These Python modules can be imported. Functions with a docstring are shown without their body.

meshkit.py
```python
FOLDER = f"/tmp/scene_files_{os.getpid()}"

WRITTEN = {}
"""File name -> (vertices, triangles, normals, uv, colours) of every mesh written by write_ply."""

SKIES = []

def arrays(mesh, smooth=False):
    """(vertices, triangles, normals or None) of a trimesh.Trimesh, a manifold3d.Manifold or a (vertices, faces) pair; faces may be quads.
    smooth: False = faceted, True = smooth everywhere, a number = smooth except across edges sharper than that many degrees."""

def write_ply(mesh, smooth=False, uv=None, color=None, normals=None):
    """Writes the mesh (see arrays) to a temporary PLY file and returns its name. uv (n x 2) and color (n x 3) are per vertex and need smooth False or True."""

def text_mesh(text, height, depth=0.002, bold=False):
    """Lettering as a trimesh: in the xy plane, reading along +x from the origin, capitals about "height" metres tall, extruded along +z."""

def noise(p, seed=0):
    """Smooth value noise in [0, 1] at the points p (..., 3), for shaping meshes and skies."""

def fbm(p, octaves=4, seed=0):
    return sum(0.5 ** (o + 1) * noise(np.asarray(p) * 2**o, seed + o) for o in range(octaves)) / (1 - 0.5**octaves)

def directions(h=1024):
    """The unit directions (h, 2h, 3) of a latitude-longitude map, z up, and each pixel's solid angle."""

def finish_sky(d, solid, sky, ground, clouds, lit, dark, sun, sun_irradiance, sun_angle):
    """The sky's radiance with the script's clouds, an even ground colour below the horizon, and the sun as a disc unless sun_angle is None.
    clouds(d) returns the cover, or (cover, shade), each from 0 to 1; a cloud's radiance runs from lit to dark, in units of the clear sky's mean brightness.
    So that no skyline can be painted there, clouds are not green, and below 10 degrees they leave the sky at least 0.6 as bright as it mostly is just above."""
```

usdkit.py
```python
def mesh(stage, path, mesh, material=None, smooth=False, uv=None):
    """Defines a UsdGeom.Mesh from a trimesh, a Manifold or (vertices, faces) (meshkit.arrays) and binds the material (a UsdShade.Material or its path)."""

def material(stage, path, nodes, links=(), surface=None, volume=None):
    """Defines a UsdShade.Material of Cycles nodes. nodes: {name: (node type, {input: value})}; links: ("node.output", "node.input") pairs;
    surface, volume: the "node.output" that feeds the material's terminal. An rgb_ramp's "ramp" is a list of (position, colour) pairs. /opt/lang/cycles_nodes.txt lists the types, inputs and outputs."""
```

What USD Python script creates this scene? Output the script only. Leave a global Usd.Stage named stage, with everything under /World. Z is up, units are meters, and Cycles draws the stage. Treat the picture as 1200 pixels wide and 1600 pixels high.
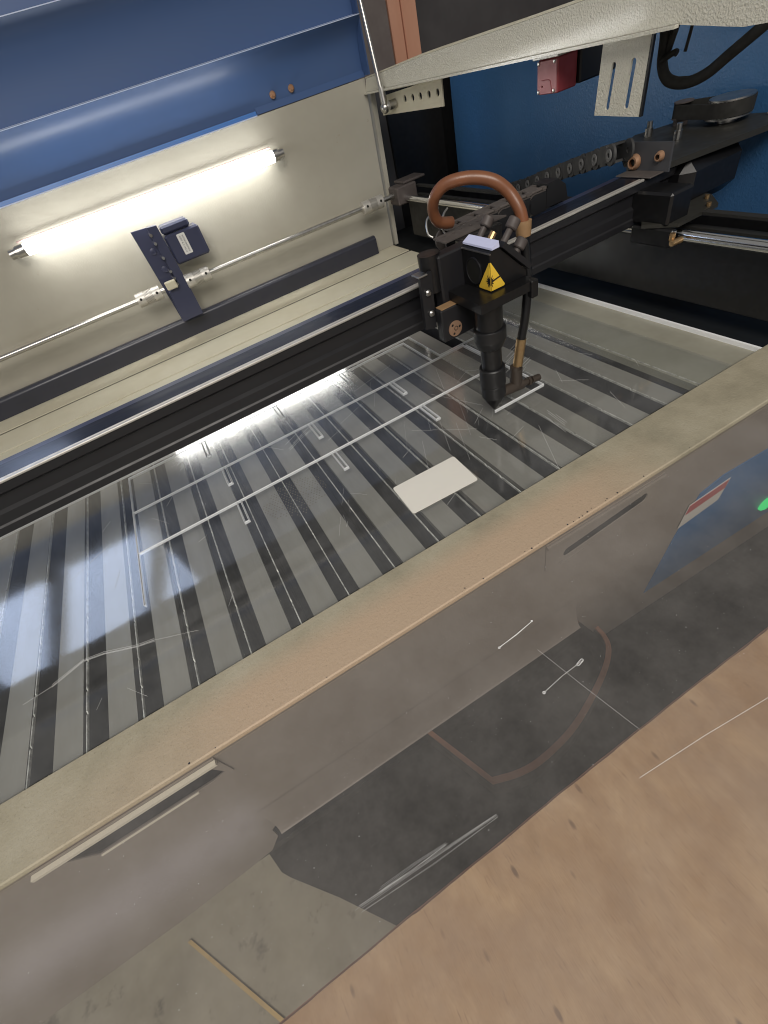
import math, random, sys
import numpy as np, trimesh, shapely
from shapely.geometry import Polygon, box as sbox, Point, LineString
from shapely.affinity import translate, rotate
from shapely.ops import unary_union
sys.path.insert(0, '/opt/lang')
import usdkit, meshkit
from pxr import Usd, UsdGeom, UsdLux, UsdShade, Gf, Sdf

stage = Usd.Stage.CreateInMemory()
UsdGeom.SetStageUpAxis(stage, UsdGeom.Tokens.z)
UsdGeom.SetStageMetersPerUnit(stage, 1.0)
UsdGeom.Xform.Define(stage, '/World')
rng = random.Random(7)

# ------------------------------------------------------------------ camera
RT = (0.85478228, -0.46340397, -0.23367502)     # right
DN = (-0.48719967, -0.56133481, -0.66898409)    # down
FW = (0.17883996, 0.68568214, -0.70558931)      # forward
cam = UsdGeom.Camera.Define(stage, '/World/camera')
cam.CreateHorizontalApertureAttr(36.0)
cam.CreateVerticalApertureAttr(48.0)
cam.CreateFocalLengthAttr(684.15 / 1200 * 36)
cam.CreateClippingRangeAttr(Gf.Vec2f(0.01, 100))
cam.CreateExposureAttr(0.0)
cam.AddTransformOp().Set(Gf.Matrix4d(*RT, 0, *[-x for x in DN], 0, *[-x for x in FW], 0, 0, 0, 0.36, 1))

# ------------------------------------------------------------------ light of the room
AMBIENT, CEILING, WINDOW, TUBE = 0.20, 10.0, 3.8, 15.0
usdkit.material(stage, '/World/Looks/room_light', {"b": ("background_shader", {"color": (1.0, 0.97, 0.93), "strength": AMBIENT})}, surface="b.background")
dome = UsdLux.DomeLight.Define(stage, '/World/room_ambience')
UsdShade.MaterialBindingAPI.Apply(dome.GetPrim()).Bind(UsdShade.Material.Get(stage, '/World/Looks/room_light'))


def look_at(prim, pos, to):
    f = np.array(to, float) - pos
    f /= np.linalg.norm(f)
    up = np.array([0, 0, 1.0]) if abs(f[2]) < .95 else np.array([0, 1.0, 0])
    r = np.cross(f, up); r /= np.linalg.norm(r)
    u = np.cross(r, f)
    prim.AddTransformOp().Set(Gf.Matrix4d(*r, 0, *u, 0, *(-f), 0, *map(float, pos), 1))


key = UsdLux.RectLight.Define(stage, '/World/ceiling_lamp')
key.CreateWidthAttr(1.6); key.CreateHeightAttr(1.2)
key.CreateIntensityAttr(CEILING); key.CreateColorAttr(Gf.Vec3f(1.0, .945, .87))
look_at(key, (-0.45, -1.35, 2.0), (0.2, 0.2, 0))

# ------------------------------------------------------------------ materials
LOOK = {}


def mat(name, color, rough=.5, metal=0.0, var=None, scale=12.0, bump=0.0, bscale=200.0, bdist=.001, coatr=.12, coat=0.0, spec=.5, stretch=(1, 1, 1), dirt=None):
    """principled paint / metal / plastic with noise variation, fine relief and optional (colour, threshold, scale) dirt"""
    n = {"p": ("principled_bsdf", {"base_color": color, "roughness": rough, "metallic": metal, "coat_weight": coat, "coat_roughness": coatr, "specular_ior_level": spec}),
         "g": ("geometry", {})}
    l = []
    last = None
    if var is not None:
        n["m"] = ("mapping", {"scale": stretch})
        n["n"] = ("noise_texture", {"scale": scale, "detail": 5.0, "roughness": .62})
        n["r"] = ("rgb_ramp", {"ramp": [(.28, var), (.66, color)]})
        l += [("g.position", "m.vector"), ("m.vector", "n.vector"), ("n.fac", "r.fac")]
        last = "r.color"
        n["rr"] = ("map_range", {"from_min": .3, "from_max": .7, "to_min": rough * 1.25, "to_max": rough * .85})
        l += [("n.fac", "rr.value"), ("rr.result", "p.roughness")]
    if dirt is not None:
        dc, th, ds = dirt
        n["dn"] = ("noise_texture", {"scale": ds, "detail": 6.0, "roughness": .7})
        n["dr"] = ("map_range", {"from_min": th, "from_max": th + .12, "to_min": 0.0, "to_max": .8, "clamp": True})
        n["dm"] = ("mix_color", {"a": color, "b": dc})
        l += [("g.position", "dn.vector"), ("dn.fac", "dr.value"), ("dr.result", "dm.fac")]
        if last:
            l.append((last, "dm.a"))
        last = "dm.result"
    if last:
        l.append((last, "p.base_color"))
    if bump:
        n["bn"] = ("noise_texture", {"scale": bscale, "detail": 3.0})
        n["b"] = ("bump", {"strength": bump, "distance": bdist})
        l += [("g.position", "bn.vector"), ("bn.fac", "b.height"), ("b.normal", "p.normal")]
    LOOK[name] = usdkit.material(stage, '/World/Looks/' + name, n, l, surface="p.BSDF")
    return LOOK[name]


mat('beige_paint', (.60, .57, .45), .38, var=(.53, .49, .37), scale=7, bump=.35, bscale=420, dirt=((.22, .17, .10), .70, 30))
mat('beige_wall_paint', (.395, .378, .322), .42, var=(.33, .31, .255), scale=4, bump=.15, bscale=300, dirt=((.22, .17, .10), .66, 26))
mat('groove_shade', (.15, .14, .11), .6)  # dark tone holds the shadow stripe along the ledge
mat('lip_paint', (.80, .77, .66), .35)
mat('hammer_paint', (.64, .625, .54), .22, var=(.60, .58, .49), scale=9, bump=.8, bscale=470, coat=.6, bdist=.0018)
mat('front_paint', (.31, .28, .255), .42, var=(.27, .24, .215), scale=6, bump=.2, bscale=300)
mat('blue_paint', (.040, .125, .275), .32, var=(.034, .105, .24), scale=6, bump=.6, bscale=350, coat=.25)
mat('lid_paint', (.050, .100, .235), .42, var=(.048, .090, .205), scale=3, bump=.05, bscale=200, coat=.22, coatr=.34)
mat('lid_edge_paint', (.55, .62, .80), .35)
mat('lid_lip_paint', (.06, .19, .52), .35, var=(.05, .17, .46), scale=8)
mat('beam_enamel', (.030, .032, .048), .36, var=(.024, .026, .038), scale=12, coat=.2)
mat('navy_enamel', (.040, .046, .092), .36, var=(.034, .039, .078), scale=10, coat=.2)
mat('black_anodised', (.012, .012, .0145), .42, var=(.010, .010, .012), scale=25, bump=.1, bscale=600)
mat('black_satin', (.008, .008, .009), .30, var=(.006, .006, .0065), scale=30)
mat('black_plastic', (.011, .011, .012), .40, var=(.008, .008, .009), scale=40)
mat('black_rubber', (.018, .017, .015), .7, var=(.012, .012, .010), scale=60)
mat('gantry_top', (.030, .032, .045), .22, metal=.5, var=(.02, .02, .03), scale=18, stretch=(.2, 2, 2))
mat('dark_grey_paint', (.065, .066, .072), .5, var=(.05, .05, .055), scale=6)
mat('grey_plastic', (.055, .055, .056), .55, var=(.04, .04, .04), scale=40)
mat('boss_grey', (.15, .15, .15), .5)
mat('black_floor_paint', (.013, .014, .015), .45, spec=.22, var=(.01, .011, .011), scale=14, bump=.12, bscale=160, dirt=((.05, .045, .035), .68, 30))
mat('tray_black', (.024, .025, .031), .6, var=(.015, .015, .02), scale=30)
mat('chrome', (.80, .80, .80), .12, metal=1.0)
mat('steel', (.56, .55, .53), .30, metal=1.0, var=(.45, .44, .42), scale=40)
mat('bright_steel', (.72, .74, .80), .28, metal=.9)
mat('slat_metal', (.36, .345, .31), .55, metal=.3, var=(.28, .265, .235), scale=30, stretch=(1, .15, 1))
mat('blade_metal', (.80, .79, .74), .5, metal=.2, var=(.22, .22, .21), scale=160)
mat('coupling_metal', (.62, .60, .56), .42, metal=.6, var=(.5, .48, .44), scale=60)
mat('brass', (.55, .38, .20), .38, metal=.9, var=(.40, .25, .12), scale=60)
mat('copper_ring', (.42, .27, .18), .45, metal=.5, var=(.33, .20, .13), scale=80)
mat('rusty_fitting', (.40, .25, .16), .6, metal=.3, var=(.28, .13, .06), scale=120)
mat('orange_hose', (.215, .082, .036), .38, var=(.16, .060, .027), scale=50, coat=.15)
mat('hose_cuff', (.33, .21, .11), .45, var=(.26, .15, .07), scale=60)
mat('dusty_black', (.085, .070, .066), .55, var=(.06, .05, .047), scale=60)
mat('oily_black', (.028, .027, .022), .5, var=(.02, .019, .016), scale=40)
mat('lilac_glint', (.60, .63, .86), .25)  # bluish window reflection put into the colour
mat('bed_frame_paint', (.34, .33, .27), .5, var=(.25, .24, .19), scale=10)
mat('dusty_tray', (.10, .085, .078), .6, var=(.07, .06, .055), scale=50)
mat('brown_fitting', (.050, .038, .030), .4, var=(.035, .027, .021), scale=60)
mat('yellow_sticker', (.80, .54, .05), .4, var=(.78, .48, .05), scale=60)
mat('sticker_black', (.012, .012, .01), .5)
mat('white_label', (.70, .70, .68), .5)
mat('label_grey', (.10, .10, .12), .6)
mat('red_plastic', (.30, .045, .055), .5, var=(.24, .03, .04), scale=50)
mat('pink_face', (.56, .26, .28), .5, var=(.50, .22, .24), scale=50)
mat('white_card', (.78, .76, .70), .55, var=(.75, .73, .67), scale=30)
mat('dark_reflection', (.020, .019, .019), .75, var=(.014, .013, .013), scale=40, bump=.3, bscale=150)  # dark tone of blurred reflections in the clear sheet
mat('floor_paint', (.47, .44, .345), .45, var=(.30, .275, .21), scale=7, dirt=((.12, .105, .08), .56, 11))
mat('yellow_reflection', (.68, .50, .22), .5, var=(.50, .36, .16), scale=30)  # glow of a yellow reflection put into the stripe colour
mat('brown_edge', (.50, .25, .16), .5, var=(.36, .17, .10), scale=40)  # plywood core brown, also the curved brown edge of a reflection
mat('wall_dark', (.10, .095, .10), .8, var=(.065, .06, .065), scale=3)
mat('post_grey', (.22, .19, .18), .7, var=(.17, .14, .135), scale=8)
mat('pillar_orange', (.78, .42, .29), .7, var=(.70, .35, .23), scale=7, stretch=(1, 1, .3))
mat('decal_blue', (.04, .19, .46), .38, var=(.035, .16, .41), scale=6)
mat('decal_red', (.48, .09, .10), .5)
mat('lid_frame_dark', (.02, .022, .03), .5)
mat('white_edge', (.86, .87, .88), .45)  # white stands for light piped out at the cut acrylic edges
mat('scratch_white', (.75, .75, .74), .6)
mat('dark_dots', (.17, .16, .145), .6)  # dark brownish grey of the dot patch
mat('batten_pink', (.62, .45, .42), .5)


def emissive(name, color, strength):
    LOOK[name] = usdkit.material(stage, '/World/Looks/' + name, {"e": ("emission", {"color": color, "strength": strength})}, surface="e.emission")


emissive('tube_glow', (1.0, 1.0, .97), TUBE)
emissive('daylight', (.62, .74, 1.0), WINDOW)
emissive('added_glow_panel', (.95, .90, 1.0), 1.3)  # pale glow of the unseen panel added for its reflection
emissive('green_led', (.02, 1.0, .25), .7)


def clear(name, tint, haze, hazecol, gloss_rough=.03, scratch=.0, bump=0.0, refl=1.8):
    """clear plastic sheet: transparent + mirror by fresnel, diffuse haze for dust and reflected sheen"""
    n = {"t": ("transparent_bsdf", {"color": tint}), "gl": ("glossy_bsdf", {"color": (1, 1, 1), "roughness": gloss_rough}),
         "f": ("fresnel", {"IOR": 1.49}), "m": ("mix_closure", {}), "d": ("diffuse_bsdf", {"color": hazecol}), "m2": ("mix_closure", {"fac": haze}),
         "g": ("geometry", {}), "n": ("noise_texture", {"scale": 9.0, "detail": 8.0, "roughness": .75}), "mr": ("map_range", {"from_min": .35, "from_max": .75, "to_min": haze * .55, "to_max": haze * 1.8, "clamp": True}),
         "mp": ("mapping", {"rotation": (0, 0, .6), "scale": (60, 900, 1)}), "sn": ("noise_texture", {"scale": 1.0, "detail": 2.0}),
         "sr": ("map_range", {"from_min": .70, "from_max": .80, "to_min": 0.0, "to_max": scratch, "clamp": True}), "ad": ("math", {"math_type": "add"}), "nb": ("math", {"math_type": "subtract", "value1": 1.0}), "ff": ("math", {"math_type": "multiply"}), "f2": ("math", {"math_type": "multiply", "value2": refl, "use_clamp": True})}
    l = [("g.backfacing", "nb.value2"), ("f.fac", "f2.value1"), ("f2.value", "ff.value1"), ("nb.value", "ff.value2"), ("ff.value", "m.fac"), ("t.BSDF", "m.closure1"), ("gl.BSDF", "m.closure2"), ("m.closure", "m2.closure1"), ("d.BSDF", "m2.closure2"),
         ("g.position", "n.vector"), ("n.fac", "mr.value"), ("g.position", "mp.vector"), ("mp.vector", "sn.vector"), ("sn.fac", "sr.value"),
         ("mr.result", "ad.value1"), ("sr.result", "ad.value2"), ("ad.value", "m2.fac")]
    if bump:
        n["bn"] = ("noise_texture", {"scale": 5.0, "detail": 2.0})
        n["b"] = ("bump", {"strength": bump, "distance": .01})
        l += [("g.position", "bn.vector"), ("bn.fac", "b.height"), ("b.normal", "gl.normal")]
    LOOK[name] = usdkit.material(stage, '/World/Looks/' + name, n, l, surface="m2.closure")


clear('acrylic', (.97, .98, .98), .034, (.8, .8, .8), .085, scratch=.05, refl=2.2)
clear('acrylic_cut', (.97, .98, .98), .04, (.8, .8, .8), .15, scratch=.06, refl=2.3)
clear('veiled_acrylic', (.95, .94, .93), .062, (.60, .57, .54), .13, scratch=.02)  # haze colour mixes dust with the veil of mirrored room light
clear('lid_glass', (.96, .97, .98), .01, (.8, .8, .8), .03)

# rim: beige paint with a warm peach patch in the middle and speckled along the table
LOOK['rim_paint'] = usdkit.material(stage, '/World/Looks/rim_paint', {
    "g": ("geometry", {}), "n": ("noise_texture", {"scale": 14.0, "detail": 6.0, "roughness": .65}), "r": ("rgb_ramp", {"ramp": [(.25, (.26, .235, .17)), (.5, (.355, .32, .235)), (.75, (.42, .385, .295))]}),
    "x": ("separate_xyz", {}), "nx": ("noise_texture", {"scale": 5.0, "detail": 4.0}), "ax": ("math", {"math_type": "multiply_add", "value2": .30, "value3": .35}), "sx": ("math", {"math_type": "add"}),
    "px": ("rgb_ramp", {"ramp": [(0.0, (0, 0, 0)), (.18, (0, 0, 0)), (.40, (1, 1, 1)), (.74, (1, 1, 1)), (.88, (0, 0, 0)), (1.0, (0, 0, 0))]}),
    "my": ("map_range", {"from_min": .262, "from_max": .236, "to_min": 0.0, "to_max": 1.0, "clamp": True}), "pm": ("math", {"math_type": "multiply"}), "rb": ("rgb_to_bw", {}),
    "mx": ("mix_color", {"b": (.445, .335, .235)}),
    "sp": ("noise_texture", {"scale": 520.0, "detail": 3.0, "roughness": .7}), "ss": ("map_range", {"from_min": .60, "from_max": .74, "to_min": 0.0, "to_max": .5, "clamp": True}), "mb": ("mix_color", {"b": (.14, .115, .075)}),
    "bn": ("noise_texture", {"scale": 420.0, "detail": 3.0}), "b": ("bump", {"strength": .5, "distance": .001}), "p": ("principled_bsdf", {"roughness": .55})},
    [("g.position", "n.vector"), ("n.fac", "r.fac"), ("g.position", "x.vector"), ("g.position", "nx.vector"), ("nx.fac", "ax.value1"), ("x.x", "sx.value1"), ("ax.value", "sx.value2"), ("sx.value", "px.fac"),
     ("px.color", "rb.color"), ("x.y", "my.value"), ("rb.val", "pm.value1"), ("my.result", "pm.value2"), ("pm.value", "mx.fac"), ("r.color", "mx.a"),
     ("g.position", "sp.vector"), ("sp.fac", "ss.value"), ("ss.result", "mb.fac"), ("mx.result", "mb.a"), ("mb.result", "p.base_color"), ("g.position", "bn.vector"), ("bn.fac", "b.height"), ("b.normal", "p.normal")], surface="p.BSDF")

# plywood: birch-coloured face with streaky grain along y, knots and pores
LOOK['plywood'] = usdkit.material(stage, '/World/Looks/plywood', {
    "g": ("geometry", {}), "mp": ("mapping", {"rotation": (0, 0, .25), "scale": (42, 18, 30)}), "n": ("noise_texture", {"scale": 1.0, "detail": 8.0, "roughness": .65, "distortion": .6}),
    "r": ("rgb_ramp", {"ramp": [(.22, (.32, .205, .108)), (.45, (.43, .285, .160)), (.60, (.50, .345, .200)), (.78, (.56, .400, .242))]}),
    "m2": ("mapping", {"rotation": (0, 0, .25), "scale": (900, 110, 60)}), "n2": ("noise_texture", {"scale": 1.0, "detail": 4.0, "roughness": .6}), "s2": ("map_range", {"from_min": .60, "from_max": .72, "to_min": 0.0, "to_max": .5, "clamp": True}),
    "mx": ("mix_color", {"b": (.24, .135, .075)}), "m3": ("mapping", {"rotation": (0, 0, .25), "scale": (110, 45, 60)}), "v": ("voronoi_texture", {"scale": .55, "randomness": 1.0}), "s3": ("map_range", {"from_min": .05, "from_max": .11, "to_min": .8, "to_max": 0.0, "clamp": True}),
    "mk": ("mix_color", {"b": (.13, .07, .04)}), "big": ("noise_texture", {"scale": 24.0, "detail": 5.0, "roughness": .6}), "sb": ("map_range", {"from_min": .42, "from_max": .68, "to_min": 0.0, "to_max": .75, "clamp": True}), "mg": ("mix_color", {"b": (.34, .205, .105)}),
    "bm": ("bump", {"strength": .25, "distance": .001}), "p": ("principled_bsdf", {"roughness": .6})},
    [("g.position", "mp.vector"), ("mp.vector", "n.vector"), ("n.fac", "r.fac"), ("g.position", "m2.vector"), ("m2.vector", "n2.vector"), ("n2.fac", "s2.value"), ("s2.result", "mx.fac"), ("r.color", "mx.a"),
     ("g.position", "m3.vector"), ("m3.vector", "v.vector"), ("v.distance", "s3.value"), ("s3.result", "mk.fac"), ("mx.result", "mk.a"), ("g.position", "big.vector"), ("big.fac", "sb.value"), ("sb.result", "mg.fac"), ("mk.result", "mg.a"),
     ("mg.result", "p.base_color"), ("n2.fac", "bm.height"), ("bm.normal", "p.normal")], surface="p.BSDF")

# ------------------------------------------------------------------ mesh helpers
def bx(x0, x1, y0, y1, z0, z1, ch=0.0):
    x0, x1 = sorted((x0, x1)); y0, y1 = sorted((y0, y1)); z0, z1 = sorted((z0, z1))
    if ch <= 0:
        m = trimesh.creation.box((x1 - x0, y1 - y0, z1 - z0))
        m.apply_translation(((x0 + x1) / 2, (y0 + y1) / 2, (z0 + z1) / 2))
        return m
    ch = min(ch, (x1 - x0) * .45, (y1 - y0) * .45, (z1 - z0) * .45)
    pts = []
    for sx in (0, 1):
        for sy in (0, 1):
            for sz in (0, 1):
                c = np.array([x1 if sx else x0, y1 if sy else y0, z1 if sz else z0])
                d = np.array([-1 if sx else 1, -1 if sy else 1, -1 if sz else 1]) * ch
                for k in range(3):
                    e = d.copy(); e[k] = 0
                    pts.append(c + e)
    return trimesh.convex.convex_hull(np.array(pts))


def cyl(a, b, r, n=20, r2=None):
    a, b = np.array(a, float), np.array(b, float)
    h = np.linalg.norm(b - a)
    prof = [(0, 0), (r, 0), (r if r2 is None else r2, h), (0, h)]
    m = trimesh.creation.revolve(np.array(prof), sections=n)
    m.apply_transform(trimesh.geometry.align_vectors([0, 0, 1], (b - a) / h))
    m.apply_translation(a)
    return m


def lathe(prof, axis=(0, 0, 1), at=(0, 0, 0), n=32):
    m = trimesh.creation.revolve(np.array(prof, float), sections=n)
    m.apply_transform(trimesh.geometry.align_vectors([0, 0, 1], axis))
    m.apply_translation(at)
    return m


def smooth_path(pts, k=8):
    p = np.array(pts, float)
    p = np.vstack([2 * p[0] - p[1], p, 2 * p[-1] - p[-2]])
    out = []
    for i in range(1, len(p) - 2):
        for t in np.linspace(0, 1, k, endpoint=False):
            out.append(.5 * (2 * p[i] + (p[i + 1] - p[i - 1]) * t + (2 * p[i - 1] - 5 * p[i] + 4 * p[i + 1] - p[i + 2]) * t * t + (3 * p[i] - p[i - 1] - 3 * p[i + 1] + p[i + 2]) * t ** 3))
    out.append(p[-2])
    return np.array(out)


def tube(pts, r, n=14, k=8):
    p = smooth_path(pts, k)
    t = np.gradient(p, axis=0); t /= np.linalg.norm(t, axis=1)[:, None]
    u = np.cross(t[0], [0.3, .2, 1]); u /= np.linalg.norm(u)
    V, F = [], []
    for i in range(len(p)):
        u = u - t[i] * (u @ t[i]); u /= np.linalg.norm(u)
        w = np.cross(t[i], u)
        for j in range(n):
            a = 2 * math.pi * j / n
            V.append(p[i] + r * (math.cos(a) * u + math.sin(a) * w))
    for i in range(len(p) - 1):
        for j in range(n):
            a, b = i * n + j, i * n + (j + 1) % n
            F += [(a, b, b + n), (a, b + n, a + n)]
    V += [p[0], p[-1]]
    for j in range(n):
        F += [(len(V) - 2, (j + 1) % n, j), (len(V) - 1, (len(p) - 1) * n + j, (len(p) - 1) * n + (j + 1) % n)]
    return trimesh.Trimesh(np.array(V), np.array(F), process=False)


def _poly(poly, h):
    gs = [g for g in (poly.geoms if hasattr(poly, 'geoms') else [poly]) if g.geom_type == 'Polygon' and g.area > 1e-9]
    return trimesh.util.concatenate([trimesh.creation.extrude_polygon(g, h) for g in gs])


def px_y(poly, y0, y1):
    """polygon in (x, z) swept along y"""
    m = _poly(poly, y1 - y0)
    v = m.vertices
    return trimesh.Trimesh(np.c_[v[:, 0], y0 + v[:, 2], v[:, 1]], m.faces[:, ::-1], process=False)


def px_x(poly, x0, x1):
    """polygon in (y, z) swept along x"""
    m = _poly(poly, x1 - x0)
    v = m.vertices
    return trimesh.Trimesh(np.c_[x0 + v[:, 2], v[:, 0], v[:, 1]], m.faces, process=False)


def px_z(poly, z0, z1):
    m = _poly(poly, z1 - z0)
    m.apply_translation((0, 0, z0))
    return m


def cat(*ms):
    return trimesh.util.concatenate(list(ms))


def thread(a, b, r, n=8):
    a, b = np.array(a, float), np.array(b, float)
    return cyl(a, b, r, n)


# ------------------------------------------------------------------ scene helpers
_used = {}


def _path(parent, name):
    k = (parent, name)
    i = _used.get(k, -1) + 1
    _used[k] = i
    return f"{parent}/{name}" + (f"_{i:03d}" if i else "")


def _tag(prim, label=None, category=None, group=None, kind=None):
    for k, v in (('label', label), ('category', category), ('group', group), ('kind', kind)):
        if v:
            prim.SetCustomDataByKey(k, v)
    return prim


def thing(name, label, category, group=None, loc=(0, 0, 0)):
    x = UsdGeom.Xform.Define(stage, _path('/World', name))
    x.AddTranslateOp().Set(Gf.Vec3d(*map(float, loc)))
    return _tag(x.GetPrim(), label, category, group)


# the rear assembly (back wall, lid, lamp, drive shaft, top flange, guide rail) was drawn 7 % too large; it is brought to its
# measured size, which also sets its ledge level with the bed
NEAR = 1.0


def placed(mesh):
    if NEAR != 1.0:
        mesh = mesh.copy()
        mesh.vertices = mesh.vertices * NEAR + [0, 0, .0252]
    return mesh



def part(parent, name, mesh, look, label=None, kind=None, smooth=30):
    """a mesh under a thing, or under a part of it"""
    if hasattr(parent, 'GetPath'):
        pp = str(parent.GetPath())
    else:
        pp = parent
    m = usdkit.mesh(stage, _path(pp, name), placed(mesh), LOOK[look], smooth=smooth)
    return _tag(m.GetPrim(), label, kind=kind)


def solo(name, mesh, look, label=None, category=None, group=None, kind=None, smooth=30):
    m = usdkit.mesh(stage, _path('/World', name), placed(mesh), LOOK[look], smooth=smooth)
    return _tag(m.GetPrim(), label, category, group, kind)


# ================================================================== setting
solo('floor', px_z(sbox(-4, -3, 4, 4), -.80, -.75), 'floor_paint', kind='structure')
solo('background_wall', bx(-.4, 4.5, 2.6, 2.7, -.75, 2.4), 'wall_dark', kind='structure')
solo('yellow_reflection', px_z(Polygon([(-.60, .3), (-.593, .301), (-.424, .076), (-.43, .073)]), -.746, -.745), 'yellow_reflection', 'yellow glow mirrored in the clear sheet, built as a stripe on the floor', 'tape')  # yellow reflection in the sheet, given shape as a floor stripe
solo('dark_reflection', px_z(Polygon([(-.44, .9), (-.405, .36), (-.385, .303), (-.37, .285), (-.29, .205), (-.20, .105), (.0, -.25), (1.6, -.25), (1.6, .9)]), -.746, -.738), 'dark_reflection', 'dark mirrored shape built as a flat piece on the floor below the front panel opening', 'mat')  # blurred dark reflection, given shape as a flat floor piece
t = thing('wall_post', 'grey brown post behind the upper right corner beside the lid', 'post')
part(t, 'post_body', bx(1.06, 1.235, 2.2, 2.3, -.75, 1.6, .004), 'post_grey')
t = thing('brick_pillar', 'salmon orange boarded pillar behind the gas strut', 'pillar')
part(t, 'board', bx(1.24, 1.292, 2.2, 2.3, -.75, 1.6, .003), 'pillar_orange')
part(t, 'board', bx(1.297, 1.362, 2.2, 2.3, -.75, 1.6, .003), 'pillar_orange')

# ================================================================== the cabinet
YF, YW = .208, 1.32
mc = thing('laser_cutter', 'beige and blue cabinet of the laser cutter around the slatted bed', 'laser cutter')
# front apron with its chamfered opening
apron = Polygon([(-1.0, -.003), (.95, -.003), (.95, -.40), (.33, -.352), (.322, -.347), (.262, -.226), (-.196, -.2245), (-.2065, -.235), (-.2110, -.262), (-.2330, -.293), (-.2600, -.300), (-.372, -.318), (-1.0, -.36)])
slot_a = LineString([(.232, -.0445), (.337, -.0365)]).buffer(.0065)
slot_b = Polygon([(-.305, -.0195), (-.172, -.0195), (-.166, -.044), (-.18, -.0475), (-.285, -.0475)])
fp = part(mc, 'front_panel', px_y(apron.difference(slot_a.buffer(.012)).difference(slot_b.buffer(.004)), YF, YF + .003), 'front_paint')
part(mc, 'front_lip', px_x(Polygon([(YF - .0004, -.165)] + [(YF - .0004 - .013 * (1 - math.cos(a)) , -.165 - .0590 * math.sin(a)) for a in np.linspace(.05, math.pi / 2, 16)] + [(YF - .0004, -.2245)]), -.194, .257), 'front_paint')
for s, (xa, za, xb, zb, zl) in zip((slot_a, slot_b), ((.2015, -.0115, .364, -.0145, .044), (-.3185, -.0115, -.161, -.012, .038))):
    pl = Polygon([(xa, za), (xb, zb), (xb, zb - zl), (xa, za - zl)]).difference(s)
    hp = part(mc, 'handle_plate', px_y(pl, YF - .0015, YF - .0003), 'front_paint', label='recessed pull plate in the front panel')
    part(hp, 'plate_lip', px_y(Polygon([(xa, za - .002), (xb, zb - .002), (xb, zb - .0055), (xa, za - .0055)]), YF - (.0062 if xa < 0 else .0042), YF - .0018), 'lip_paint' if xa < 0 else 'front_paint')
    if xa < 0:
        part(hp, 'slot_edge', px_y(Polygon([(-.285, -.0477), (-.195, -.0477), (-.195, -.0489), (-.285, -.0489)]), YF - .0030, YF - .0016), 'lip_paint')
    part(hp, 'pull_recess', bx(xa + .005, xb - .005, YF + .022, YF + .023, za - zl - .05, za), 'lid_frame_dark')  # dark sheet behind the slot, shade of the recess put into its colour
# rim and bed frame
part(mc, 'front_rim', bx(-1.0, .62, YF - .003, .272, -.006, .0015, .0012), 'rim_paint')
chips = [Point(x, YF - .0022 + dy).buffer(r_, quad_segs=3) for x, dy, r_ in [(rng.choice([rng.uniform(.17, .37), rng.uniform(-.35, .5)]), rng.uniform(.0002, .0035) * rng.random(), rng.uniform(.0003, .0009)) for _ in range(20)]]
part(mc, 'paint_chips', px_z(unary_union(chips), .0016, .0018), 'lid_frame_dark', kind='stuff')
part(mc, 'side_rim', px_z(Polygon([(.4985, .2725), (.6, .2725), (.6, .918), (.4985, .918)]), -.014, -.0045), 'bed_frame_paint')
part(mc, 'side_edge', px_z(Polygon([(.5985, .27), (.602, .27), (.602, .918), (.5985, .918)]), -.012, .0012), 'white_edge')
part(mc, 'bed_tray', bx(-1.0, .60, 0.213, .915, -.064, -.060), 'tray_black')
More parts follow.
